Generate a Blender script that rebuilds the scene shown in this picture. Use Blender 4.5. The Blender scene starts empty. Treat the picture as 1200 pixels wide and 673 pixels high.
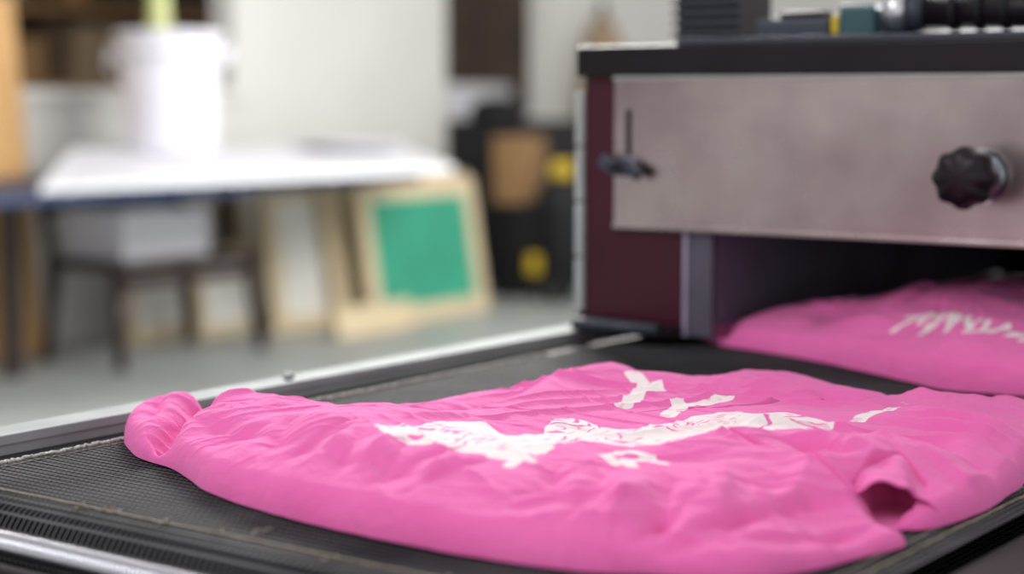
import bpy, bmesh, math, random
import numpy as np
from mathutils import Vector, Matrix
random.seed(4)
S=bpy.context.scene
S.view_settings.view_transform='Standard'
S.view_settings.look='None'
S.view_settings.exposure=0.16

# ------------------------------------------------------------ materials
def mat(name,col,rough=.6,metal=0.,var=.0,vscale=8.,bump=0.,bscale=60.,spec=.5,stretch=(1,1,1),sheen=0.,emit=0.):
    m=bpy.data.materials.new(name); m.use_nodes=True
    n=m.node_tree.nodes; l=m.node_tree.links; b=n['Principled BSDF']
    b.inputs['Roughness'].default_value=rough; b.inputs['Metallic'].default_value=metal
    b.inputs['Specular IOR Level'].default_value=spec
    if sheen: b.inputs['Sheen Weight'].default_value=sheen
    tc=n.new('ShaderNodeTexCoord'); mp=n.new('ShaderNodeMapping'); mp.inputs['Scale'].default_value=stretch
    l.new(tc.outputs['Object'],mp.inputs[0])
    nz=n.new('ShaderNodeTexNoise'); nz.inputs['Scale'].default_value=vscale; nz.inputs['Detail'].default_value=5
    l.new(mp.outputs[0],nz.inputs['Vector'])
    rp=n.new('ShaderNodeValToRGB'); rp.color_ramp.elements[0].position=.3; rp.color_ramp.elements[1].position=.7
    c0=[max(0,c*(1-var)) for c in col]; c1=[min(1,c*(1+var)) for c in col]
    rp.color_ramp.elements[0].color=(*c0,1); rp.color_ramp.elements[1].color=(*c1,1)
    l.new(nz.outputs['Fac'],rp.inputs[0]); l.new(rp.outputs[0],b.inputs['Base Color'])
    if bump:
        n2=n.new('ShaderNodeTexNoise'); n2.inputs['Scale'].default_value=bscale; n2.inputs['Detail'].default_value=4
        l.new(mp.outputs[0],n2.inputs['Vector'])
        bp=n.new('ShaderNodeBump'); bp.inputs['Strength'].default_value=bump; bp.inputs['Distance'].default_value=.002
        l.new(n2.outputs['Fac'],bp.inputs['Height']); l.new(bp.outputs[0],b.inputs['Normal'])
    return m
M={}
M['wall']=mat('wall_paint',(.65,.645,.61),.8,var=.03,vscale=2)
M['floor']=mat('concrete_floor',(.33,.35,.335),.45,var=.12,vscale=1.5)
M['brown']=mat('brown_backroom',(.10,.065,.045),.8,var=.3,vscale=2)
M['black']=mat('black_metal',(.009,.005,.008),.35,var=.3,bump=.1,spec=.25)
M['matteblack']=mat('matte_black',(.008,.008,.010),.6,var=.3,bump=.2,spec=.3)
M['maroon']=mat('dark_maroon_panel',(.050,.005,.016),.30,var=.2,vscale=6,bump=.05,spec=.28)  # dark maroon tone for the hood panels
def steel_mat():
    m=bpy.data.materials.new('brushed_stainless_steel'); m.use_nodes=True
    n=m.node_tree.nodes;l=m.node_tree.links;b=n['Principled BSDF']
    b.inputs['Metallic'].default_value=1.
    b.inputs['Anisotropic'].default_value=.5
    tc=n.new('ShaderNodeTexCoord')
    def nz(scale,st,det):
        mp=n.new('ShaderNodeMapping');mp.inputs['Scale'].default_value=st;l.new(tc.outputs['Object'],mp.inputs[0])
        t=n.new('ShaderNodeTexNoise');t.inputs['Scale'].default_value=scale;t.inputs['Detail'].default_value=det;l.new(mp.outputs[0],t.inputs['Vector']);return t.outputs['Fac']
    big=nz(5,(1,1,1.2),4);fine=nz(180,(1,1,.03),3)
    rp=n.new('ShaderNodeValToRGB');rp.color_ramp.elements[0].position=.3;rp.color_ramp.elements[1].position=.7
    rp.color_ramp.elements[0].color=(.28,.215,.22,1);rp.color_ramp.elements[1].color=(.46,.40,.39,1)
    l.new(big,rp.inputs[0]);l.new(rp.outputs[0],b.inputs['Base Color'])
    mr=n.new('ShaderNodeMapRange');mr.inputs[1].default_value=.3;mr.inputs[2].default_value=.7;mr.inputs[3].default_value=.18;mr.inputs[4].default_value=.38
    l.new(nz(9,(1,1,.7),5),mr.inputs[0]);l.new(mr.outputs[0],b.inputs['Roughness'])
    bp=n.new('ShaderNodeBump');bp.inputs['Strength'].default_value=.10;bp.inputs['Distance'].default_value=.0006
    l.new(fine,bp.inputs['Height'])
    b2=n.new('ShaderNodeBump');b2.inputs['Strength'].default_value=.3;b2.inputs['Distance'].default_value=.012
    l.new(nz(6,(1,1,.4),2),b2.inputs['Height']);l.new(bp.outputs[0],b2.inputs['Normal']);l.new(b2.outputs[0],b.inputs['Normal'])
    return m
M['steel']=steel_mat()
M['inner']=mat('tunnel_steel',(.42,.38,.52),.5,metal=.5,var=.15,vscale=9)
M['post']=mat('tunnel_post_steel',(.12,.11,.15),.5,metal=.5,var=.15,vscale=9)
M['alu']=mat('aluminium_rail',(.38,.41,.41),.75,metal=.15,var=.12,vscale=14,bump=.15,spec=.15)
M['chrome']=mat('chrome',(.6,.61,.66),.22,metal=1.)
M['white']=mat('white_plastic',(.77,.77,.83),.4,var=.02)
M['paper']=mat('white_paper',(.75,.76,.79),.7,var=.05,vscale=3)
M['beige']=mat('screen_frame_wood',(.62,.51,.33),.6,var=.12,vscale=10,stretch=(1,1,5))
M['mesh_white']=mat('screen_mesh_white',(.74,.73,.68),.7,var=.06)
M['green']=mat('green_emulsion',(.028,.30,.185),.55,var=.14,vscale=5)
M['orange']=mat('plywood_orange',(.58,.34,.13),.6,var=.15,vscale=6,stretch=(4,4,.6))
M['darkwood']=mat('dark_wood',(.035,.02,.018),.4,var=.3,vscale=9)
M['navy']=mat('navy_edge',(.012,.03,.09),.5,var=.2)
M['yellow']=mat('yellow_plastic',(.65,.47,.03),.4,var=.05)
M['card']=mat('cardboard',(.27,.155,.065),.8,var=.1)
M['teal']=mat('teal_plastic',(.025,.085,.10),.3,var=.1)
M['slate']=mat('slate_plastic',(.030,.038,.058),.45,var=.2)
M['yarn']=mat('pale_yarn',(.30,.26,.20),.9,var=.3,vscale=60)
M['fray']=mat('pale_fray',(.45,.45,.43),.9,var=.35,vscale=90)
M['olive']=mat('olive_liquid_plastic',(.50,.54,.22),.3,var=.1)
M['tan']=mat('tan_fabric',(.30,.22,.14),.8,var=.2)

def belt_mat():
    m=bpy.data.materials.new('conveyor_mesh_belt'); m.use_nodes=True
    n=m.node_tree.nodes;l=m.node_tree.links;b=n['Principled BSDF']
    tc=n.new('ShaderNodeTexCoord'); sp=n.new('ShaderNodeSeparateXYZ'); l.new(tc.outputs['Object'],sp.inputs[0])
    def sinw(sock,per):
        a=n.new('ShaderNodeMath');a.operation='MULTIPLY';a.inputs[1].default_value=2*math.pi/per;l.new(sock,a.inputs[0])
        s=n.new('ShaderNodeMath');s.operation='SINE';l.new(a.outputs[0],s.inputs[0]);return s.outputs[0]
    sx=sinw(sp.outputs['X'],.0062); sy=sinw(sp.outputs['Y'],.0082)
    pr=n.new('ShaderNodeMath');pr.operation='MAXIMUM';l.new(sx,pr.inputs[0]);l.new(sy,pr.inputs[1])
    rp=n.new('ShaderNodeValToRGB');rp.color_ramp.elements[0].position=.5;rp.color_ramp.elements[1].position=1.
    rp.color_ramp.elements[0].color=(.003,.003,.004,1);rp.color_ramp.elements[1].color=(.155,.158,.165,1)
    l.new(pr.outputs[0],rp.inputs[0])
    nz=n.new('ShaderNodeTexNoise');nz.inputs['Scale'].default_value=7;nz.inputs['Detail'].default_value=6;l.new(tc.outputs['Object'],nz.inputs['Vector'])
    mr=n.new('ShaderNodeMapRange');mr.inputs[1].default_value=.3;mr.inputs[2].default_value=.7;mr.inputs[3].default_value=.4;mr.inputs[4].default_value=1.1
    l.new(nz.outputs['Fac'],mr.inputs[0])
    vm=n.new('ShaderNodeVectorMath');vm.operation='SCALE';l.new(rp.outputs[0],vm.inputs[0]);l.new(mr.outputs[0],vm.inputs['Scale'])
    l.new(vm.outputs[0],b.inputs['Base Color'])
    bp=n.new('ShaderNodeBump');bp.inputs['Strength'].default_value=.8;bp.inputs['Distance'].default_value=.0015
    l.new(pr.outputs[0],bp.inputs['Height']);l.new(bp.outputs[0],b.inputs['Normal'])
    b.inputs['Roughness'].default_value=.75; b.inputs['Specular IOR Level'].default_value=.05
    return m
M['belt']=belt_mat()

def shirt_mat():
    m=bpy.data.materials.new('pink_cotton_with_print'); m.use_nodes=True
    n=m.node_tree.nodes;l=m.node_tree.links;b=n['Principled BSDF']
    at=n.new('ShaderNodeAttribute');at.attribute_name='print_ink'
    tc=n.new('ShaderNodeTexCoord')
    nz=n.new('ShaderNodeTexNoise');nz.inputs['Scale'].default_value=14;nz.inputs['Detail'].default_value=6;l.new(tc.outputs['Object'],nz.inputs['Vector'])
    rp=n.new('ShaderNodeValToRGB');rp.color_ramp.elements[0].position=.25;rp.color_ramp.elements[1].position=.75
    rp.color_ramp.elements[0].color=(.75,.125,.405,1);rp.color_ramp.elements[1].color=(.81,.16,.455,1)
    l.new(nz.outputs['Fac'],rp.inputs[0])
    mx=n.new('ShaderNodeMix');mx.data_type='RGBA'
    cr=n.new('ShaderNodeMapRange');cr.inputs[1].default_value=.32;cr.inputs[2].default_value=.68
    l.new(at.outputs['Fac'],cr.inputs[0]);l.new(cr.outputs[0],mx.inputs[0]);l.new(rp.outputs[0],mx.inputs[6]);mx.inputs[7].default_value=(.83,.77,.76,1)
    l.new(mx.outputs[2],b.inputs['Base Color'])
    b.inputs['Roughness'].default_value=.95;b.inputs['Specular IOR Level'].default_value=.06
    b.inputs['Sheen Weight'].default_value=.25
    b.inputs['Sheen Roughness'].default_value=.6
    b.inputs['Sheen Tint'].default_value=(1,.65,.85,1)
    def noise(s,d,st=None,rot=0):
        t=n.new('ShaderNodeTexNoise');t.inputs['Scale'].default_value=s;t.inputs['Detail'].default_value=d
        if st:
            mp=n.new('ShaderNodeMapping');mp.inputs['Scale'].default_value=st;mp.inputs['Rotation'].default_value=(0,0,rot);l.new(tc.outputs['Object'],mp.inputs[0]);l.new(mp.outputs[0],t.inputs['Vector'])
            t.inputs['Distortion'].default_value=.6
        else: l.new(tc.outputs['Object'],t.inputs['Vector'])
        return t.outputs['Fac']
    b1=n.new('ShaderNodeBump');b1.inputs['Strength'].default_value=.35;b1.inputs['Distance'].default_value=.0009;l.new(noise(420,3),b1.inputs['Height'])
    b2=n.new('ShaderNodeBump');b2.inputs['Strength'].default_value=.5;b2.inputs['Distance'].default_value=.005;l.new(noise(24,3,(1,2.6,1),.5),b2.inputs['Height']);l.new(b1.outputs[0],b2.inputs['Normal'])
    b3=n.new('ShaderNodeBump');b3.inputs['Strength'].default_value=.35;b3.inputs['Distance'].default_value=.003;l.new(noise(60,3,(2.2,1,1),-.3),b3.inputs['Height']);l.new(b2.outputs[0],b3.inputs['Normal'])
    l.new(b3.outputs[0],b.inputs['Normal'])
    return m
M['shirt']=shirt_mat()

# ------------------------------------------------------------ helpers
def empty(name,loc=(0,0,0)):
    e=bpy.data.objects.new(name,None); S.collection.objects.link(e); e.location=loc; e.empty_display_size=.1; return e
def link(name,me,m,parent=None,smooth=False):
    o=bpy.data.objects.new(name,me); S.collection.objects.link(o)
    if m: me.materials.append(m)
    if smooth:
        for p in me.polygons: p.use_smooth=True
    if parent:
        o.parent=parent; o.matrix_parent_inverse=Matrix.Translation(parent.location).inverted()
    return o
def box(name,lo,hi,m,parent=None,bev=.0,rot=None):
    lo=Vector(lo);hi=Vector(hi);c=(lo+hi)/2;s=hi-lo
    bm=bmesh.new();bmesh.ops.create_cube(bm,size=1)
    for v in bm.verts: v.co=Vector((v.co.x*s.x,v.co.y*s.y,v.co.z*s.z))
    if bev: bmesh.ops.bevel(bm,geom=bm.edges[:],offset=bev,segments=2,affect='EDGES',profile=.6)
    R_=Matrix.Identity(4)
    if rot: R_=rot
    bm.transform(Matrix.Translation(c)@R_)
    me=bpy.data.meshes.new(name);bm.to_mesh(me);bm.free()
    return link(name,me,m,parent)
def slab(name,top,thick,m,parent=None):
    n=len(top);vs=[tuple(p) for p in top]+[(p[0],p[1],p[2]-thick) for p in top]
    fs=[tuple(range(n)),tuple(range(2*n-1,n-1,-1))]+[(i,i+n,(i+1)%n+n,(i+1)%n) for i in range(n)]
    me=bpy.data.meshes.new(name);me.from_pydata(vs,[],fs);me.update();bm=bmesh.new();bm.from_mesh(me);bmesh.ops.recalc_face_normals(bm,faces=bm.faces[:]);bm.to_mesh(me);bm.free()
    return link(name,me,m,parent)
def cyl(name,a,b,r,m,parent=None,r2=None,seg=32,caps=True):
    a=Vector(a);b=Vector(b);d=b-a
    bm=bmesh.new();bmesh.ops.create_cone(bm,cap_ends=caps,segments=seg,radius1=r,radius2=r if r2 is None else r2,depth=d.length)
    q=d.to_track_quat('Z','Y').to_matrix().to_4x4()
    bm.transform(Matrix.Translation((a+b)/2)@q)
    me=bpy.data.meshes.new(name);bm.to_mesh(me);bm.free()
    o=link(name,me,m,parent)
    for p in me.polygons: p.use_smooth=len(p.vertices)==4
    return o
def lathe(name,prof,origin,m,parent=None,seg=64,axis='Z',lobes=0,lamp=0):
    vs=[];fs=[]
    for (r,z) in prof:
        for i in range(seg):
            a=2*math.pi*i/seg; rr=r*(1+lamp*math.cos(lobes*a)) if lobes and r>.006 else r
            p=(rr*math.cos(a),rr*math.sin(a),z)
            if axis=='-Y': p=(p[0],-z,p[1])
            vs.append((p[0]+origin[0],p[1]+origin[1],p[2]+origin[2]))
    for j in range(len(prof)-1):
        for i in range(seg):
            k=(i+1)%seg; fs.append((j*seg+i,j*seg+k,(j+1)*seg+k,(j+1)*seg+i))
    me=bpy.data.meshes.new(name);me.from_pydata(vs,[],fs);me.update()
    return link(name,me,m,parent,smooth=True)
def tube(name,pts,r,m,parent=None,cyclic=False):
    cu=bpy.data.curves.new(name,'CURVE');cu.dimensions='3D';cu.bevel_depth=r;cu.bevel_resolution=3
    sp=cu.splines.new('POLY');sp.points.add(len(pts)-1)
    for i,p in enumerate(pts): sp.points[i].co=(*p,1)
    sp.use_cyclic_u=cyclic
    dg=bpy.data.objects.new(name+'_tmp',cu);S.collection.objects.link(dg)
    me=bpy.data.meshes.new_from_object(dg.evaluated_get(bpy.context.evaluated_depsgraph_get()))
    bpy.data.objects.remove(dg);bpy.data.curves.remove(cu)
    me.name=name
    return link(name,me,m,parent,smooth=True)

# ------------------------------------------------------------ garment builder
def hsh(ix,iy,seed):
    v=np.sin(ix*127.1+iy*311.7+seed*74.7)*43758.5453
    return v-np.floor(v)
def vn(x,y,seed=0):
    ix=np.floor(x);iy=np.floor(y);fx=x-ix;fy=y-iy
    ux=fx*fx*fx*(fx*(fx*6-15)+10);uy=fy*fy*fy*(fy*(fy*6-15)+10)
    a=hsh(ix,iy,seed);b=hsh(ix+1,iy,seed);c=hsh(ix,iy+1,seed);d=hsh(ix+1,iy+1,seed)
    return (a*(1-ux)+b*ux)*(1-uy)+(c*(1-ux)+d*ux)*uy
def fbm(x,y,seed=0,o=3):
    s=0;a=1;t=0
    for i in range(o):
        s=s+a*vn(x*2**i,y*2**i,seed+i*7);t+=a;a*=.5
    return s/t
def inpoly(X,Y,poly):
    P=np.array(poly);r=np.zeros(X.shape,bool);n=len(P)
    for i in range(n):
        x1,y1=P[i];x2,y2=P[(i+1)%n]
        if y1==y2: continue
        c=((y1>Y)!=(y2>Y))&(X<(x2-x1)*(Y-y1)/(y2-y1)+x1); r^=c
    return r
def sdist(X,Y,pts):
    best=np.full(X.shape,1e9);sg=np.zeros(X.shape);par=np.zeros(X.shape);n=len(pts)-1
    for i in range(n):
        ax,ay=pts[i];bx,by=pts[i+1];dx,dy=bx-ax,by-ay;L2=dx*dx+dy*dy
        t=np.clip(((X-ax)*dx+(Y-ay)*dy)/L2,0,1)
        d=np.hypot(X-ax-t*dx,Y-ay-t*dy);cr=dx*(Y-ay)-dy*(X-ax)
        k=d<best;best=np.where(k,d,best);sg=np.where(k,np.sign(cr),sg);par=np.where(k,(i+t)/n,par)
    return best,sg,par
def fillmask(X,Y,poly,soft=.0035):
    d,_,_=sdist(X,Y,list(poly)+[poly[0]])
    return np.clip(.5+np.where(inpoly(X,Y,poly),d,-d)/soft,0,1)
def stroke(X,Y,pts,w,soft=.0035):
    d,_,_=sdist(X,Y,pts);return np.clip(.5+(w-d)/soft,0,1)
def mm(s): return [(-float(a.split(',')[0])/1000,float(a.split(',')[1])/1000) for a in s.split()]
def catmull(P,k=12):
    P=np.array(P);n=len(P);o=[]
    for i in range(n):
        p0,p1,p2,p3=P[i-1],P[i],P[(i+1)%n],P[(i+2)%n]
        for j in range(k):
            t=j/k;o.append(.5*((2*p1)+(-p0+p2)*t+(2*p0-5*p1+4*p2-p3)*t*t+(-p0+3*p1-3*p2+p3)*t**3))
    return np.array(o)
def garment(name,outline,ctr,tsamp,folds,holes,inkfn,zb,NT,NR,seed,wr=.004,parent=None,lip=.45,ew=.014,slope=.11):
    C=catmull(outline);rel=C-np.array(ctr);ang=np.arctan2(rel[:,1],rel[:,0]);rad=np.hypot(rel[:,0],rel[:,1])
    o=np.argsort(ang);ang=ang[o];rad=rad[o]
    th=np.linspace(-math.pi,math.pi,NT,endpoint=False)
    Rr=np.interp(th,ang,rad,period=2*math.pi)
    k=np.ones(9)/9;Rr=np.convolve(np.concatenate([Rr[-4:],Rr,Rr[:4]]),k,'valid')
    ex,ey=Rr*np.cos(th),Rr*np.sin(th)
    Rr=Rr+.008*(fbm(ex*18+9,ey*18+9,seed+50,2)-.5)
    dR=np.gradient(Rr,th);cosa=Rr/np.sqrt(Rr**2+dR**2)
    s=np.linspace(0,1,NR+1)[1:];r=1-(1-s)**1.5
    RR=r[:,None]*Rr[None,:]
    X=ctr[0]+RR*np.cos(th)[None,:];Y=ctr[1]+RR*np.sin(th)[None,:]
    d=(Rr[None,:]-RR)*cosa[None,:]
    W=0;T=0
    for (x,y,t) in tsamp:
        w=1/(((X-x)**2+(Y-y)**2)+.0015)**1.5; W=W+w;T=T+w*t
    T=T/W
    q=np.clip(d/ew,0,1);p1=np.sqrt(np.clip(1-(1-q)**2.2,0,1))
    q2=np.clip(d/slope,0,1);p2=np.sin(q2*math.pi/2)**.9
    H=T*(lip*p1+(1-lip)*p2)
    f=np.clip(d/.04,0,1)**.6
    H=H+f*.010*(fbm(X*7+3,Y*7+5,seed,2)-.5)
    wx=X+.03*(fbm(X*9,Y*9,seed+3,2)-.5);wy=Y+.03*(fbm(X*9+7,Y*9,seed+4,2)-.5)
    for (a,fr,st,am) in ((.35,26,4,1.),(1.15,30,5,.7),(-.5,36,7,.5),(.75,70,12,.35),(-.1,62,10,.3)):
        u=-wx*math.sin(a)+wy*math.cos(a);v=wx*math.cos(a)+wy*math.sin(a)
        nn=fbm(u*fr,v*st,seed+int(fr),1);rd=(1-np.abs(nn-.5)*3.0).clip(0,1)**1.5
        msk=np.clip((fbm(X*5+fr,Y*5,seed+int(st)+90,1)-.42)*4,0,1)
        H=H+f*am*wr*rd*msk
    jx=X+.008*(fbm(X*26,Y*26,3,2)-.5);jy=Y+.008*(fbm(X*26+5,Y*26,4,2)-.5)
    for (pts,amp,wl,wrr,foff) in folds:
        dd,sg,pa=sdist(jx,jy,pts)
        w=np.where(sg>0,wl,wrr)
        end=np.clip(np.minimum(pa,1-pa)*3,0,1) if foff==1 else (np.clip((1-pa)*1.3,0,1) if foff==2 else 1.)
        H=H+amp*end*np.exp(-(dd/w)**1.5)*np.clip(d/.010,0,1)
    for (poly,depth) in holes:
        ins=inpoly(X,Y,poly);dd,_,_=sdist(X,Y,list(poly)+[poly[0]])
        H=np.where(ins,H-(H-depth)*np.clip(dd/.006,0,1),H)
    H=np.maximum(H,.002*np.clip(d/.01,0,1)+.0005)
    ink=inkfn(X,Y).astype(np.float32)
    n=NT*NR
    co=np.empty((n+1,3),np.float32);co[:n,0]=X.ravel();co[:n,1]=Y.ravel();co[:n,2]=(zb+H).ravel()
    co[n]=(ctr[0],ctr[1],zb+H[0].mean())
    j,i=np.meshgrid(np.arange(NR-1),np.arange(NT),indexing='ij');i2=(i+1)%NT
    F=np.stack([j*NT+i,(j+1)*NT+i,(j+1)*NT+i2,j*NT+i2],-1).reshape(-1,4)
    i=np.arange(NT);tri=np.stack([np.full(NT,n),i,(i+1)%NT],-1)
    me=bpy.data.meshes.new(name);me.vertices.add(n+1);me.vertices.foreach_set('co',co.ravel())
    nl=F.size+tri.size;me.loops.add(nl);me.loops.foreach_set('vertex_index',np.concatenate([F.ravel(),tri.ravel()]).astype(np.int32))
    me.polygons.add(len(F)+len(tri))
    ls=np.concatenate([np.arange(len(F))*4,F.size+np.arange(len(tri))*3]).astype(np.int32)
    me.polygons.foreach_set('loop_start',ls)
    me.polygons.foreach_set('use_smooth',np.ones(len(ls),bool))
    me.update(calc_edges=True);me.validate()
    a=me.attributes.new('print_ink','FLOAT','POINT');iv=np.full(n+1,ink[0].mean(),np.float32);iv[:n]=ink.ravel();a.data.foreach_set('value',iv)
    return link(name,me,M['shirt'],parent)

ZB=.8015
out1=mm("1212,1062 1180,1030 1130,998 1095,983 1057,972 974,932 893,912 832,903 778,900 710,900 656,906 610,916 567,935 537,945 514,966 498,1013 486,1060 482,1100 506,1126 484,1150 478,1200 478,1264 500,1400 525,1500 552,1580 590,1590 620,1530 660,1515 716,1535 780,1572 830,1562 870,1515 926,1475 965,1450 992,1360 1010,1275 1050,1215 1092,1160 1150,1122 1195,1112 1220,1090")
ts1=[(-1.2,1.08,.050),(-1.12,1.08,.034),(-1.1,1.03,.044),(-.95,1.0,.046),(-.8,.95,.048),(-.65,.95,.044),(-.55,.97,.030),(-.5,1.07,.018),(-.49,1.2,.036),(-.53,1.4,.038),(-.6,1.5,.034),(-.72,1.5,.038),(-.85,1.48,.038),(-.97,1.38,.038),(-1.05,1.15,.034),(-.85,1.2,.037),(-.7,1.25,.038),(-.62,1.12,.040)]
fo1=[(mm("1165,1118 1128,1062 1105,1010 1085,975"),-.026,.010,.014,0),
 (mm("1200,1100 1172,1060 1150,1020"),-.008,.006,.010,1),
 (mm("1071,1112 1017,1175 986,1232"),-.006,.012,.02,1),
 (mm("977,1118 928,1207 951,1369"),-.011,.025,.03,1),
 (mm("902,1173 920,1298 955,1434"),.008,.02,.03,1),
 (mm("1080,1040 980,1030 900,1010 800,990"),.006,.02,.03,1),
 (mm("1110,1060 1010,1070 900,1090 830,1120"),.005,.012,.022,1),
 (mm("1090,1085 1000,1110 930,1150 870,1200"),-.006,.010,.016,1),
 (mm("1110,1030 1020,1005 930,980"),-.005,.008,.012,1),
 (mm("1000,1000 900,960 800,945 700,950"),-.004,.010,.02,1),
 (mm("830,1060 783,1164 669,1119"),-.005,.03,.03,1),
 (mm("693,1100 663,1165 592,1206 528,1184"),.008,.014,.03,1),
 (mm("640,1185 598,1186 570,1180 550,1190"),-.012,.009,.014,1),
 (mm("526,901 546,1024 560,1102 575,1160 560,1226 505,1235"),.008,.010,.03,1),
 (mm("575,945 558,995 543,1079 515,1120"),-.013,.006,.03,1),
 (mm("545,955 524,1000 508,1050 495,1100"),-.007,.004,.012,1),
 (mm("500,1118 514,1138 524,1165"),-.030,.014,.014,0),
 (mm("640,1120 600,1150 570,1190"),-.010,.008,.018,1),
 (mm("700,1090 640,1130 600,1140 560,1130"),.007,.008,.014,1),
 (mm("503,1202 547,1489"),.008,.03,.03,1),
 (mm("500,1260 560,1270 620,1300"),-.008,.010,.02,2),
 (mm("490,1220 560,1250 640,1250"),.006,.008,.02,2),
 (mm("500,1330 580,1340 650,1380"),-.006,.008,.016,2),
 (mm("873,1427 783,1400 751,1453"),-.008,.02,.03,1),
 (mm("781,1494 660,1405 586,1433"),-.012,.016,.03,1),
 (mm("700,1420 620,1380 560,1400"),.008,.02,.03,1),
 (mm("720,1027 660,940"),-.006,.008,.016,1),
 (mm("686,1052 611,918"),-.007,.008,.016,1),
 (mm("629,1042 575,930"),-.008,.008,.016,1),
 (mm("617,1103 560,975"),.006,.008,.02,1),
 (mm("650,1000 600,930"),.006,.01,.016,1)]
rg=random.Random(12)
for k in range(24):
    x=rg.uniform(.58,1.06);y0=.915+max(0,(x-.8))*.25
    ln=rg.uniform(.05,.13);a=rg.uniform(-.5,.7)
    p=[(-x,y0),(-x+ln*.5*math.sin(a)+rg.uniform(-.006,.006),y0+ln*.5*math.cos(a)),(-x+ln*math.sin(a)*1.2,y0+ln*math.cos(a))]
    fo1.append((p,rg.choice((-1,1,-1))*rg.uniform(.002,.0048),rg.uniform(.004,.008),rg.uniform(.008,.016),1))
for k in range(18):
    y=rg.uniform(1.2,1.55);x=.50+.1*(y>1.45);ln=rg.uniform(.06,.18);a=rg.uniform(-.6,.5)
    p=[(-x,y),(-x-ln*.5*math.cos(a),y+ln*.5*math.sin(a)+rg.uniform(-.008,.008)),(-x-ln*math.cos(a),y+ln*math.sin(a))]
    fo1.append((p,rg.choice((-1,1))*rg.uniform(.002,.005),rg.uniform(.005,.009),rg.uniform(.008,.018),1))
ho1=[(mm("544,1140 548,1185 538,1212 506,1190 500,1150"),.003)]
BAND=catmull(mm("874,1008 860,1053 865,1080 842,1106 800,1080 795,1114 812,1150 818,1186 780,1186 744,1196 740,1240 736,1285 702,1286 676,1308 640,1298 624,1260 640,1205 664,1150 688,1120 704,1100 735,1084 732,1030 740,998 758,988 792,989 827,983"),5).tolist()
YL=mm("621,1283 624,1329 615,1360 630,1427 640,1476")
def ink1(X,Y):
    m=stroke(X,Y,mm("806,1250 850,1360"),.0085,.003)
    m=np.maximum(m,stroke(X,Y,mm("884,1388 826,1338"),.0085,.003))
    m=np.maximum(m,stroke(X,Y,mm("758,1244 771,1286"),.0075,.003))
    m=np.maximum(m,stroke(X,Y,mm("771,1286 792,1308"),.0070,.003))
    m=np.maximum(m,stroke(X,Y,mm("771,1286 756,1338"),.0070,.003))
    jx=X+.02*(fbm(X*16,Y*16,21,2)-.5);jy=Y+.02*(fbm(X*16+4,Y*16,22,2)-.5)
    b=fillmask(jx,jy,BAND)
    n=fbm(X*13,Y*13,5,3)
    lines=np.zeros(X.shape)
    for c,w in ((.34,.012),(.41,.014),(.47,.008),(.53,.016),(.60,.010),(.67,.016)):
        lines=np.maximum(lines,np.clip(1.4-np.abs(n-c)/w,0,1))
    n2=fbm(X*48,Y*48,9,2)
    m=np.maximum(m,np.minimum(b,1-lines*.75*np.clip((n2-.35)*4,0,1)))
    for st in ("655,1070 695,1088","695,1088 700,1060","700,1060 681,1048","681,1048 673,1080","681,1060 660,1040"):
        m=np.maximum(m,stroke(X,Y,mm(st),.0046,.003))
    for st in ("724,1006 750,1016","750,1016 752,994","730,985 738,1014"):
        m=np.maximum(m,stroke(X,Y,mm(st),.0045,.003))
    y=stroke(X,Y,YL,.006);m=np.maximum(m,y*np.clip((fbm(X*60,Y*30,2,1)-.36)*8,0,1))
    crack=np.clip((fbm(X*120,Y*120,77,2)-.62)*9,0,1)
    return m*(1-.45*crack)
tshirt=garment('pink_tshirt',out1,(-.80,1.21),ts1,fo1,ho1,ink1,ZB,2000,420,11,wr=.0055)
def sleeve():
    C=np.array((-.522,1.142));ax=np.array((.50,-.866));sd=np.array((.866,.50));NU,NTT=30,49
    vs=[];fs=[]
    for i in range(NU):
        u=i/(NU-1)
        for j in range(NTT):
            t=math.pi*j/(NTT-1);hw=.027+.018*u;h=.026+.010*math.sin(u*1.6)-.004*u
            wob=.0016*math.sin(5*t+3*u)+.0012*math.sin(9*t-4*u)
            roll=.0025*math.exp(-(u/.05)**2)
            fl=.012*max(0,abs(math.cos(t))-.85)/.15
            p=C-ax*(.085*u-.006*math.sin(t))+sd*(math.copysign(1,math.cos(t))*(abs(math.cos(t))**.8*(hw+roll)+fl))
            z=ZB+.002+(h+roll+wob)*math.sin(t)**.8+.006*math.cos(t)*math.sin(t)
            vs.append((p[0],p[1],z))
    for i in range(NU-1):
        for j in range(NTT-1): fs.append((i*NTT+j,i*NTT+j+1,(i+1)*NTT+j+1,(i+1)*NTT+j))
    me=bpy.data.meshes.new('sleeve_opening');me.from_pydata(vs,[],fs);me.update()
    o=link('sleeve_opening',me,M['shirt'],None,True);o.parent=tshirt
    md=o.modifiers.new('cloth_thickness','SOLIDIFY');md.thickness=.0022;md.offset=0
sleeve()
out2=mm("1150,1965 1093,1890 999,1858 901,1820 779,1755 701,1725 600,1760 560,1900 600,2100 740,2300 860,2340 950,2290 1000,2220 1030,2110 1040,2020 1090,2030 1135,2010")
ts2=[(-1.12,1.96,.03),(-1.0,1.9,.045),(-.8,1.8,.050),(-.65,1.85,.055),(-.8,2.0,.072),(-.7,2.2,.078),(-.95,2.1,.058),(-.9,2.25,.058)]
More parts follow.
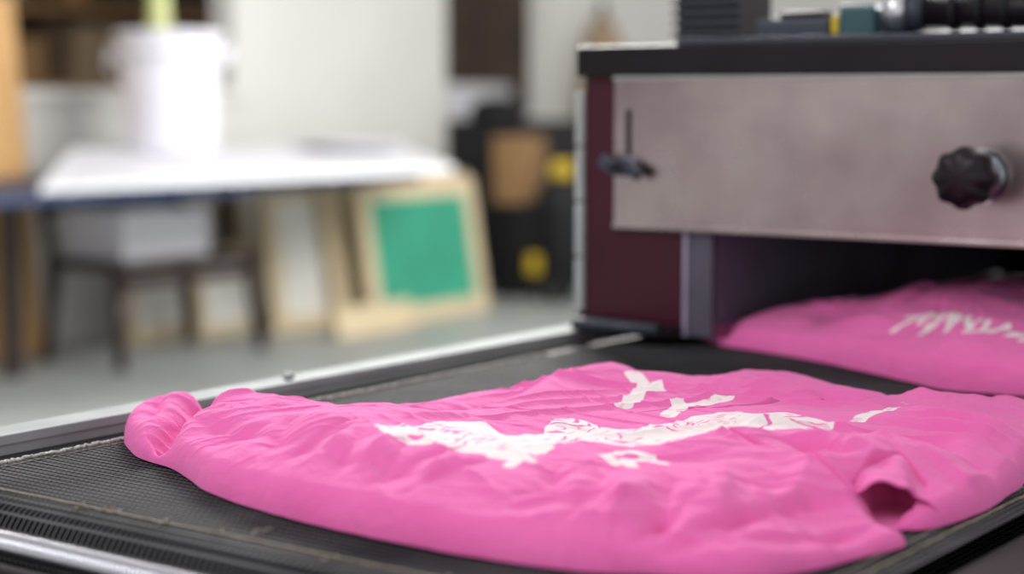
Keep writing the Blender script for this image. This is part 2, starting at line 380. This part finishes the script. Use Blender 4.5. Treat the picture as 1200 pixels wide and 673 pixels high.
def ink2(X,Y):
    m=np.zeros(X.shape)
    a=np.array((-.822,1.862));b=np.array((-.590,1.800));u=(b-a);nrm=np.array((-u[1],u[0]))/np.hypot(*u)
    pts=[]
    for i in range(50):
        t=i/49;w=.022*math.sin(i*2.1)+.012*math.sin(i*5.3)
        pts.append(tuple(a+u*(t+.035*math.sin(i*1.9))+nrm*w))
    m=np.maximum(m,stroke(X,Y,pts,.0030))
    return m*(.75+.25*fbm(X*40,Y*40,3,1))
fo2=[(mm("1095,2010 1085,1950 1070,1880"),-.02,.01,.014,0),(mm("1050,1900 900,1880 780,1820"),.007,.02,.03,1),(mm("1000,2000 850,2050 700,2000"),-.012,.02,.04,1),(mm("960,1870 900,1940"),-.009,.01,.02,1),(mm("900,1850 850,1930 840,2000"),-.007,.01,.02,1),(mm("1000,1900 960,1980 940,2060"),.006,.012,.03,1)]
garment('pink_tshirt',out2,(-.83,2.0),ts2,fo2,[],ink2,ZB,1000,240,31,wr=.0065,slope=.16)

# ------------------------------------------------------------ conveyor
cv=empty('conveyor_belt_table',(-.85,1.9,0))
def belt():
    x0,x1=-1.200,-.455;prof=[(4.2,.8),(.84,.8)]
    for i in range(1,13):
        a=math.pi*i/12;prof.append((.84-.028*math.sin(a),.772+.028*math.cos(a)))
    prof.append((4.2,.744))
    vs=[];fs=[]
    for y,z in prof: vs+=[(x0,y,z),(x1,y,z)]
    for i in range(len(prof)-1): fs.append((2*i,2*i+1,2*i+3,2*i+2))
    me=bpy.data.meshes.new('mesh_belt');me.from_pydata(vs,[],fs);me.update();link('mesh_belt',me,M['belt'],cv)
belt()
cyl('nose_roller',(-1.2,.84,.772),(-.455,.84,.772),.026,M['matteblack'],cv)
box('edge_gap_strip_left',(-1.262,.76,.760),(-1.204,4.2,.792),M['matteblack'],cv,.002)
box('rail_left',(-1.330,.70,.70),(-1.264,4.2,.803),M['alu'],cv,.003)
box('rail_lip_left',(-1.270,.70,.800),(-1.262,4.2,.809),M['alu'],cv,.001)
box('rail_right',(-.448,.70,.68),(-.385,4.2,.790),M['black'],cv,.003)
box('cross_frame',(-1.264,.71,.66),(-.448,.748,.745),M['black'],cv,.003)
box('front_cover',(-1.262,.752,.70),(-.45,.800,.738),M['matteblack'],cv,.002)
L0=.80;N=200
pr=[(0.0,0)]
for i in range(N*4+1):
    pr.append((.0075+.0020*math.sin(i*math.pi/2),i*L0/(N*4)))
pr.append((0.0,L0))
sr=lathe('ribbed_spring_roller',pr,(0,0,0),M['chrome'],cv,seg=16)
sr.data.transform(Matrix.Translation((-1.258,.788,.782))@Matrix.Rotation(math.radians(90),4,'Y'))
cyl('guard_rod',(-1.26,.762,.772),(-.45,.762,.772),.006,M['black'],cv)
def yarn(name,a,b,r,amp,m,n=240):
    pts=[]
    for i in range(n):
        t=i/(n-1);p=Vector(a).lerp(Vector(b),t);pts.append((p.x+random.uniform(-amp,amp),p.y+random.uniform(-amp,amp),p.z+random.uniform(0,amp*.6)))
    return tube(name,pts,r,m,cv)
yarn('frayed_edge_left',(-1.201,.86,.8000),(-1.201,1.7,.8000),.0018,.0020,M['fray'],400)
yarn('seam_left_inner',(-1.188,.86,.8002),(-1.188,1.5,.8002),.0004,.0008,M['yarn'],400)
yarn('seam_right',(-.474,.86,.8004),(-.474,2.6,.8004),.0008,.001,M['yarn'],400)
yarn('seam_right_inner',(-.486,.86,.8002),(-.486,2.6,.8002),.0005,.001,M['yarn'],400)
yarn('nose_seam',(-1.19,.850,.8006),(-.47,.850,.8006),.0006,.0010,M['yarn'],300)
for k in range(8):
    x=random.uniform(-1.05,-.62);y=random.uniform(.83,.86)
    pts=[(x,y,.801)];
    for i in range(8): pts.append((pts[-1][0]+random.uniform(-.004,.006),pts[-1][1]+random.uniform(-.004,.004),.801+random.uniform(0,.004)))
    tube('loose_thread_%d'%k,pts,.0005,M['yarn'],cv)
cyl('rail_bolt',(-1.285,1.345,.80),(-1.285,1.345,.808),.004,M['chrome'],cv)
cyl('rail_bolt_head',(-1.285,1.345,.808),(-1.285,1.345,.815),.0065,M['alu'],cv,seg=6)
for i,(x,y) in enumerate([(-1.3,.9),(-.42,.9),(-1.3,3.9),(-.42,3.9)]):
    box('leg_%d'%i,(x-.025,y-.025,0),(x+.025,y+.025,.70),M['black'],cv,.003)
box('lower_brace_left',(-1.31,.9,.2),(-1.29,3.9,.25),M['black'],cv)
box('lower_brace_right',(-.43,.9,.2),(-.41,3.9,.25),M['black'],cv)

# ------------------------------------------------------------ dryer
dr=empty('conveyor_dryer',(-.85,2.4,.8))
YF=1.858;XL,XR=-1.258,-.36
box('left_cheek',(XL,YF,.812),(-1.112,2.95,1.14),M['maroon'],dr,.003)
box('right_cheek',(-.47,YF,.812),(XR,2.95,1.14),M['maroon'],dr,.003)
box('front_header',(-1.112,YF+.002,.950),(-.47,YF+.03,1.14),M['maroon'],dr)
box('roof',(XL-.006,YF-.012,1.128),(XR+.006,2.96,1.166),M['black'],dr,.003)
box('roof_trim',(XL+.14,YF-.014,1.166),(XR+.006,2.96,1.173),M['slate'],dr,.001)
box('tunnel_ceiling',(-1.112,YF+.03,.985),(-.47,2.95,1.0),M['matteblack'],dr)
box('tunnel_wall_left',(-1.1115,YF-.002,.812),(-1.106,2.93,.985),M['inner'],dr)
box('tunnel_wall_right',(-.476,YF-.002,.812),(-.4705,2.93,.985),M['inner'],dr)
box('tunnel_post',(-1.106,YF+.0,.812),(-1.072,YF+.012,.950),M['post'],dr,.002)
box('tunnel_dark_backing',(-1.105,2.88,.806),(-.477,2.9,.985),M['matteblack'],dr)  # added black sheet, closes the far end so the tunnel stays dark
PX0,PX1,PZ0,PZ1=-1.207,-.40,.945,1.1265
def plate():
    sl=[(-1.190,-1.182,1.018,1.088)]
    xs=sorted({PX0,PX1}|{v for s in sl for v in s[:2]});zs=[PZ0,1.018,1.088,PZ1]
    bm=bmesh.new();g={}
    for x in xs:
        for z in zs: g[(x,z)]=bm.verts.new((x,YF-.010,z))
    for i in range(len(xs)-1):
        for j in range(3):
            if any(s[0]==xs[i] and s[1]==xs[i+1] for s in sl[:1]) and j==1: continue
            bm.faces.new([g[(xs[i],zs[j])],g[(xs[i+1],zs[j])],g[(xs[i+1],zs[j+1])],g[(xs[i],zs[j+1])]])
    ret=bmesh.ops.extrude_face_region(bm,geom=bm.faces[:])
    for v in [e for e in ret['geom'] if isinstance(e,bmesh.types.BMVert)]: v.co.y+=.004
    bmesh.ops.recalc_face_normals(bm,faces=bm.faces[:])
    me=bpy.data.meshes.new('gate_plate');bm.to_mesh(me);bm.free();link('gate_plate',me,M['steel'],dr)
plate()
box('gate_plate_top_flange',(PX0,YF-.014,PZ1-.002),(PX1,YF-.003,PZ1+.002),M['alu'],dr,.001)
box('gate_plate_bottom_flange',(PX0,YF-.014,PZ0-.003),(PX1,YF-.003,PZ0+.003),M['steel'],dr,.001)
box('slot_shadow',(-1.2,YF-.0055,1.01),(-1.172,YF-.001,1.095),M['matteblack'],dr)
cyl('wing_nut_washer',(-1.186,YF-.012,1.018),(-1.186,YF-.015,1.018),.013,M['inner'],dr)
cyl('wing_nut_bolt',(-1.186,YF-.012,1.018),(-1.186,YF-.05,1.018),.0045,M['matteblack'],dr)
cyl('wing_nut_hub',(-1.186,YF-.016,1.018),(-1.186,YF-.034,1.018),.011,M['slate'],dr)
box('wing_1',(-1.218,YF-.032,1.012),(-1.190,YF-.022,1.030),M['slate'],dr,.004,Matrix.Rotation(.5,4,'Y'))
box('wing_2',(-1.182,YF-.032,1.006),(-1.156,YF-.022,1.022),M['slate'],dr,.004,Matrix.Rotation(.5,4,'Y'))
kx,kz=-.730,1.018
cyl('knob_washer',(kx,YF-.011,kz),(kx,YF-.015,kz),.030,M['chrome'],dr,seg=48)
cyl('knob_collar',(kx,YF-.015,kz),(kx,YF-.034,kz),.020,M['chrome'],dr,seg=48)
cyl('knob_shaft',(kx,YF-.015,kz),(kx,YF-.075,kz),.009,M['chrome'],dr)
lathe('knob_grip',[(.001,.040),(.016,.041),(.024,.045),(.0305,.052),(.0325,.062),(.0315,.074),(.028,.081),(.019,.085),(.001,.086)],(kx,YF,kz),M['black'],dr,seg=128,axis='-Y',lobes=8,lamp=.055)
for i in range(4):
    z0=.833+i*.070
    box('corner_trim_%d'%i,(XL-.012,YF-.006,z0),(XL+.001,YF+.02,z0+.067),M['alu'],dr,.003)
box('corner_trim_lower',(XL-.010,YF-.004,.812),(XL+.001,YF+.02,.832),M['black'],dr)
box('sill_strip',(XL,YF-.03,.812),(-1.112,YF-.0,.826),M['black'],dr,.002)
cyl('sill_roller',(-1.245,YF-.035,.822),(-1.125,YF-.035,.822),.008,M['slate'],dr)

# ------------------------------------------------------------ things on the dryer
hz=1.1735
hb=empty('ribbed_heatsink_block',(-1.17,2.02,hz))
box('core',(-1.205,1.99,hz),(-1.115,2.08,hz+.085),M['black'],hb,.004)
for i in range(6): box('rib_%d'%i,(-1.209,1.982,hz+.008+i*.013),(-1.111,1.992,hz+.014+i*.013),M['slate'],hb,.001)
th=empty('barcode_scanner',(-1.0,2.0,hz))
box('body',(-1.075,1.96,hz),(-.975,2.0,hz+.026),M['slate'],th,.006)
box('lid',(-1.045,1.965,hz+.026),(-.985,1.995,hz+.034),M['black'],th,.003)
box('yellow_tip',(-.973,1.962,hz+.004),(-.963,1.998,hz+.028),M['yellow'],th,.004)
box('display_head',(-.962,1.96,hz),(-.915,2.02,hz+.040),M['teal'],th,.006)
fl=empty('flashlight',(-.8,2.0,hz))
cyl('head',(-.905,1.98,hz+.030),(-.880,1.983,hz+.030),.030,M['chrome'],fl)
cyl('neck',(-.880,1.983,hz+.030),(-.860,1.985,hz+.030),.028,M['slate'],fl,r2=.022)
cyl('barrel',(-.860,1.985,hz+.030),(-.60,2.01,hz+.030),.022,M['black'],fl)
cyl('tail_cap',(-.60,2.01,hz+.030),(-.57,2.013,hz+.030),.030,M['black'],fl)
for i in range(6): cyl('grip_ring_%d'%i,(-.83+i*.03,1.988+i*.003,hz+.030),(-.822+i*.03,1.989+i*.003,hz+.030),.0245,M['matteblack'],fl)

# ------------------------------------------------------------ room shell
box('floor',(-11,-4,-.1),(6,15,0),M['floor'])
XW=-6.4
def wall(parts):
    bm=bmesh.new()
    for lo,hi in parts:
        r=bmesh.ops.create_cube(bm,size=1)['verts']
        for v in r: v.co=Vector([(lo[k]+hi[k])/2+v.co[k]*(hi[k]-lo[k]) for k in range(3)])
    me=bpy.data.meshes.new('wall_left');bm.to_mesh(me);bm.free();return link('wall_left',me,M['wall'])
wall([((XW-.15,-4,0),(XW,3.4,3)),((XW-.15,3.4,0),(XW,6.34,1.15)),((XW-.15,3.4,2.3),(XW,6.34,3)),((XW-.15,6.34,0),(XW,8.03,3)),((XW-.15,8.03,2.3),(XW,9.05,3)),((XW-.15,9.05,0),(XW,15,3))])
box('trim_window_sill',(XW,3.35,1.10),(XW+.04,6.40,1.15),M['wall'])
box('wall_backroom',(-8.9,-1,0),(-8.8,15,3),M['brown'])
sh=empty('storage_shelf',(-8.3,6.5,0))
for i,z in enumerate([.02,.6,1.15,1.6,2.1]): box('shelf_%d'%i,(-8.7,5.6,z),(-8.2,9.0,z+.04),M['card'],sh)
for i,y in enumerate([5.6,7.2,8.95]): box('upright_%d'%i,(-8.7,y,0),(-8.65,y+.05,2.3),M['darkwood'],sh)
for i,y in enumerate([5.8,6.35,6.9,7.5,8.2]):
    box('carton_%d'%i,(-8.6,y,1.19),(-8.25,y+.32,1.19+.18+.08*(i%3)),[M['tan'],M['card'],M['tan'],M['darkwood'],M['tan']][i],sh,.01)
for i,y in enumerate([5.9,6.5,7.0]):
    cyl('jar_%d'%i,(-8.4,y,1.64),(-8.4,y,1.88),.09,[M['paper'],M['tan'],M['card']][i],sh)

# ------------------------------------------------------------ work table
tb=empty('work_table',(-5.5,5.0,0))
box('top',(-6.2,3.75,.735),(-5.0,6.10,.770),M['navy'],tb,.004)
for i,(x,y) in enumerate([(-5.75,4.45),(-6.1,4.45),(-6.1,5.98)]):
    box('leg_%d'%i,(x-.03,y-.03,0),(x+.03,y+.03,.735),M['darkwood'],tb,.003)
st=empty('white_drawing_board',(-5.5,5.5,.8))
slab('board',[(-5.02,4.02,.800),(-4.88,6.18,.808),(-6.15,7.22,.882),(-6.12,5.08,.893)],.025,M['paper'],st)
slab('paper_sheet_1',[(-5.12,4.20,.8085),(-5.02,5.60,.8125),(-5.92,6.25,.869),(-5.95,5.0,.8825)],.004,M['white'],st)
box('wedge_rest_1',(-6.12,5.2,.770),(-6.05,5.95,.864),M['paper'],st)
tr=empty('round_tray',(-5.72,6.45,.86))
lathe('stand',[(.001,-.006),(.14,-.006),(.14,.012),(.001,.012)],(-5.72,6.45,.866),M['paper'],tr)
lathe('dish',[(.001,.013),(.2,.013),(.27,.030),(.272,.036),(.2,.024),(.001,.022)],(-5.72,6.45,.866),M['white'],tr)
bx,by,bz=-5.80,5.36,.866
bk=empty('plastic_bucket',(bx,by,bz))
KS=.91
lathe('pail',[(r*KS,z*KS) for r,z in [(.001,0),(.205,0),(.212,.008),(.232,.40),(.236,.47),(.262,.475),(.262,.49),(.240,.495),(.242,.545),(.262,.55),(.262,.575),(.250,.58),(.236,.575),(.205,.02),(.001,.015)]],(bx,by,bz),M['white'],bk)
for i,sg in enumerate((-1,1)):
    vx,vy=.8045*sg,.594*sg
    cyl('handle_lug_%d'%i,(bx+vx*.22,by+vy*.22,bz+.43),(bx+vx*.27,by+vy*.27,bz+.43),.03,M['white'],bk)
hp=[]
for i in range(25):
    a=math.pi*i/24;hp.append((bx+.8045*.265*math.cos(a)+.12*math.sin(a)*.594,by+.594*.265*math.cos(a)-.2*math.sin(a)*.8045,bz+.43-.13*math.sin(a)))
tube('bail_handle',hp,.005,M['white'],bk)
sb=empty('squeegee_bottle',(bx,by,bz+.3))
lathe('bottle',[(.001,0),(.05,0),(.055,.02),(.055,.45),(.05,.58),(.045,.62),(.045,.78),(.001,.78)],(bx-.03,by-.03,bz+.02),M['olive'],sb)

bn=empty('wooden_bench',(-5.7,5.2,0))
box('seat',(-5.98,4.80,.40),(-5.52,5.60,.44),M['darkwood'],bn,.008)
for i,(x,y,dx,dy) in enumerate([(-5.55,4.83,.03,-.03),(-5.55,5.57,.03,.04),(-5.95,4.83,-.03,-.03),(-5.95,5.57,-.03,.04)]):
    cyl('leg_%d'%i,(x+dx,y+dy,0),(x,y,.41),.024,M['darkwood'],bn,r2=.032)
for i,y in enumerate((4.83,5.57)):
    cyl('back_post_%d'%i,(-5.95,y,.43),(-6.03,y,.70),.026,M['darkwood'],bn)
box('stretcher',(-5.57,4.83,.33),(-5.53,5.57,.38),M['darkwood'],bn)
box('back_rail',(-6.05,4.83,.62),(-6.01,5.57,.69),M['darkwood'],bn)
bc=empty('white_carton',(-5.75,5.1,.44))
box('body',(-5.93,4.88,.441),(-5.58,5.36,.64),M['white'],bc,.006)
box('flap',(-5.94,4.87,.64),(-5.57,5.12,.648),M['white'],bc,.002)

def screen(name,x,y0,y1,h,bar,inner,lean=.16,yaw=0.,z0=0.0):
    e=empty(name,(x,(y0+y1)/2,z0))
    W=y1-y0
    obs=[box('bar_near',(-.02,-W/2,0),(.02,-W/2+bar,h),M['beige'],None,.003),
         box('bar_far',(-.02,W/2-bar,0),(.02,W/2,h),M['beige'],None,.003),
         box('bar_bottom',(-.02,-W/2+bar,0),(.02,W/2-bar,bar),M['beige'],None,.003),
         box('bar_top',(-.02,-W/2+bar,h-bar),(.02,W/2-bar,h),M['beige'],None,.003),
         box('mesh',(.006,-W/2+bar,bar),(.010,W/2-bar,h-bar),inner,None)]
    for o in obs: o.parent=e
    e.rotation_euler=(0,-lean,yaw)
    return e
screen('silkscreen_frame',-6.12,5.35,6.15,.60,.06,M['mesh_white'],.10)
screen('silkscreen_frame',-6.02,5.70,6.35,.42,.05,M['mesh_white'],.12)
screen('silkscreen_frame',-5.80,6.02,6.62,.70,.075,M['mesh_white'],.16,yaw=-.15)
screen('silkscreen_frame',-5.74,6.34,7.50,.72,.06,M['beige'],.16)
screen('silkscreen_frame',-5.60,6.44,7.36,.70,.085,M['green'],.16)
screen('silkscreen_frame',-6.1,6.4,7.6,.76,.06,M['mesh_white'],.10)
screen('silkscreen_frame',-5.48,6.06,6.60,.14,.03,M['beige'],.2)
pl=box('plywood_sheet',(-.012,-.36,0),(.012,.36,1.55),M['orange'],None,.002)
pl.location=(-6.24,4.62,.002);pl.rotation_euler=(0,-.09,0)

bb=empty('black_tool_cabinet',(-6.1,8.35,0))
box('carcass',(-6.37,8.02,.04),(-5.99,8.85,.98),M['matteblack'],bb,.03)
for i in range(4): box('drawer_%d'%i,(-5.99,8.06,.10+i*.22),(-5.97,8.80,.29+i*.22),M['black'],bb,.006)
lathe('top_bundle',[(.001,0),(.15,0),(.17,.05),(.12,.12),(.001,.14)],(-6.2,8.25,.98),M['matteblack'],bb)
cb=empty('cardboard_box',(-5.87,8.05,.5))
box('body',(-5.95,7.88,.53),(-5.80,8.18,.90),M['card'],cb,.004)
box('stand',(-5.95,7.90,0),(-5.81,8.16,.53),M['matteblack'],cb)
sx,sy=-5.55,7.98
sv=empty('shop_vacuum',(sx,sy,0))
lathe('drum',[(.001,.10),(.12,.10),(.14,.14),(.145,.50),(.15,.54),(.14,.60),(.10,.66),(.001,.68)],(sx,sy,0),M['matteblack'],sv)
box('motor_cap',(sx-.05,sy-.05,.67),(sx+.05,sy+.05,.77),M['yellow'],sv,.03)
for i in range(4):
    a=i*math.pi/2+.5;cyl('caster_%d'%i,(sx+.11*math.cos(a),sy+.11*math.sin(a),.07),(sx+.15*math.cos(a),sy+.15*math.sin(a),.07),.07,M['matteblack'],sv)
box('foot_latch',(sx-.14,sy-.13,.15),(sx-.04,sy-.16+.05,.26),M['yellow'],sv,.02)
t2=empty('side_table',(-7.2,9.2,0))
box('top',(-7.6,8.6,.98),(-6.9,9.9,1.02),M['paper'],t2)
box('linen_pile',(-7.5,8.9,1.02),(-7.0,9.5,1.2),M['paper'],t2,.03)
for i,(x,y) in enumerate([(-7.55,8.65),(-6.95,8.65),(-7.55,9.85),(-6.95,9.85)]): box('leg_%d'%i,(x-.03,y-.03,0),(x+.03,y+.03,.98),M['darkwood'],t2)
cr=empty('coat_rack',(-6.1,9.2,0))
cyl('pole',(-6.1,9.2,0),(-6.1,9.2,1.7),.025,M['darkwood'],cr)
lathe('coat',[(.001,.8),(.16,.8),(.17,1.0),(.13,1.45),(.06,1.6),(.001,1.62)],(-6.1,9.2,0),M['tan'],cr)
lathe('base',[(.001,0),(.2,0),(.2,.03),(.001,.04)],(-6.1,9.2,0),M['darkwood'],cr)

# ------------------------------------------------------------ light: soft shop daylight, noise added to the world for uneven steel reflections
w=bpy.data.worlds.new('daylight');S.world=w;w.use_nodes=True
wn=w.node_tree.nodes;wl=w.node_tree.links;nb=wn['Background']
tc=wn.new('ShaderNodeTexCoord');mp=wn.new('ShaderNodeMapping');mp.inputs['Scale'].default_value=(1,1,.8)
wl.new(tc.outputs['Generated'],mp.inputs[0])
nz=wn.new('ShaderNodeTexNoise');nz.inputs['Scale'].default_value=3.2;nz.inputs['Detail'].default_value=2;wl.new(mp.outputs[0],nz.inputs['Vector'])
rp=wn.new('ShaderNodeValToRGB');rp.color_ramp.elements[0].position=.40;rp.color_ramp.elements[1].position=.62
rp.color_ramp.elements[0].color=(.40,.38,.39,1);rp.color_ramp.elements[1].color=(1.0,.98,.97,1)
wl.new(nz.outputs['Fac'],rp.inputs[0]);wl.new(rp.outputs[0],nb.inputs[0]);nb.inputs[1].default_value=1.02
def area(name,loc,target,size,power,col=(1,1,1)):
    L=bpy.data.lights.new(name,'AREA');L.shape='RECTANGLE';L.size=size[0];L.size_y=size[1];L.energy=power;L.color=col
    o=bpy.data.objects.new(name,L);S.collection.objects.link(o);o.location=loc
    o.rotation_euler=(Vector(target)-Vector(loc)).to_track_quat('-Z','Y').to_euler();return o
area('window_light',(-3.4,4.6,2.5),(-.9,1.2,.8),(1.6,1.0),215,(1,.97,.95))
area('shop_ceiling_light',(-1.6,-1.0,3.0),(-.9,1.4,.8),(2.0,1.2),30,(1,.98,.97))
area('background_fill',(-3.0,5.6,2.0),(-6.0,5.8,.5),(2.5,1.0),95,(1,.985,.96))  # added low fill, brightens the background and the space under the table

# ------------------------------------------------------------ camera
cam=bpy.data.cameras.new('camera');co=bpy.data.objects.new('camera',cam);S.collection.objects.link(co);S.camera=co
cam.sensor_width=36;cam.lens=62.43;cam.clip_start=.02
co.location=(0,0,1.1);co.rotation_euler=(math.radians(90-6.02),0,math.radians(36.44))
cam.dof.use_dof=True;cam.dof.focus_distance=1.48;cam.dof.aperture_fstop=2.5
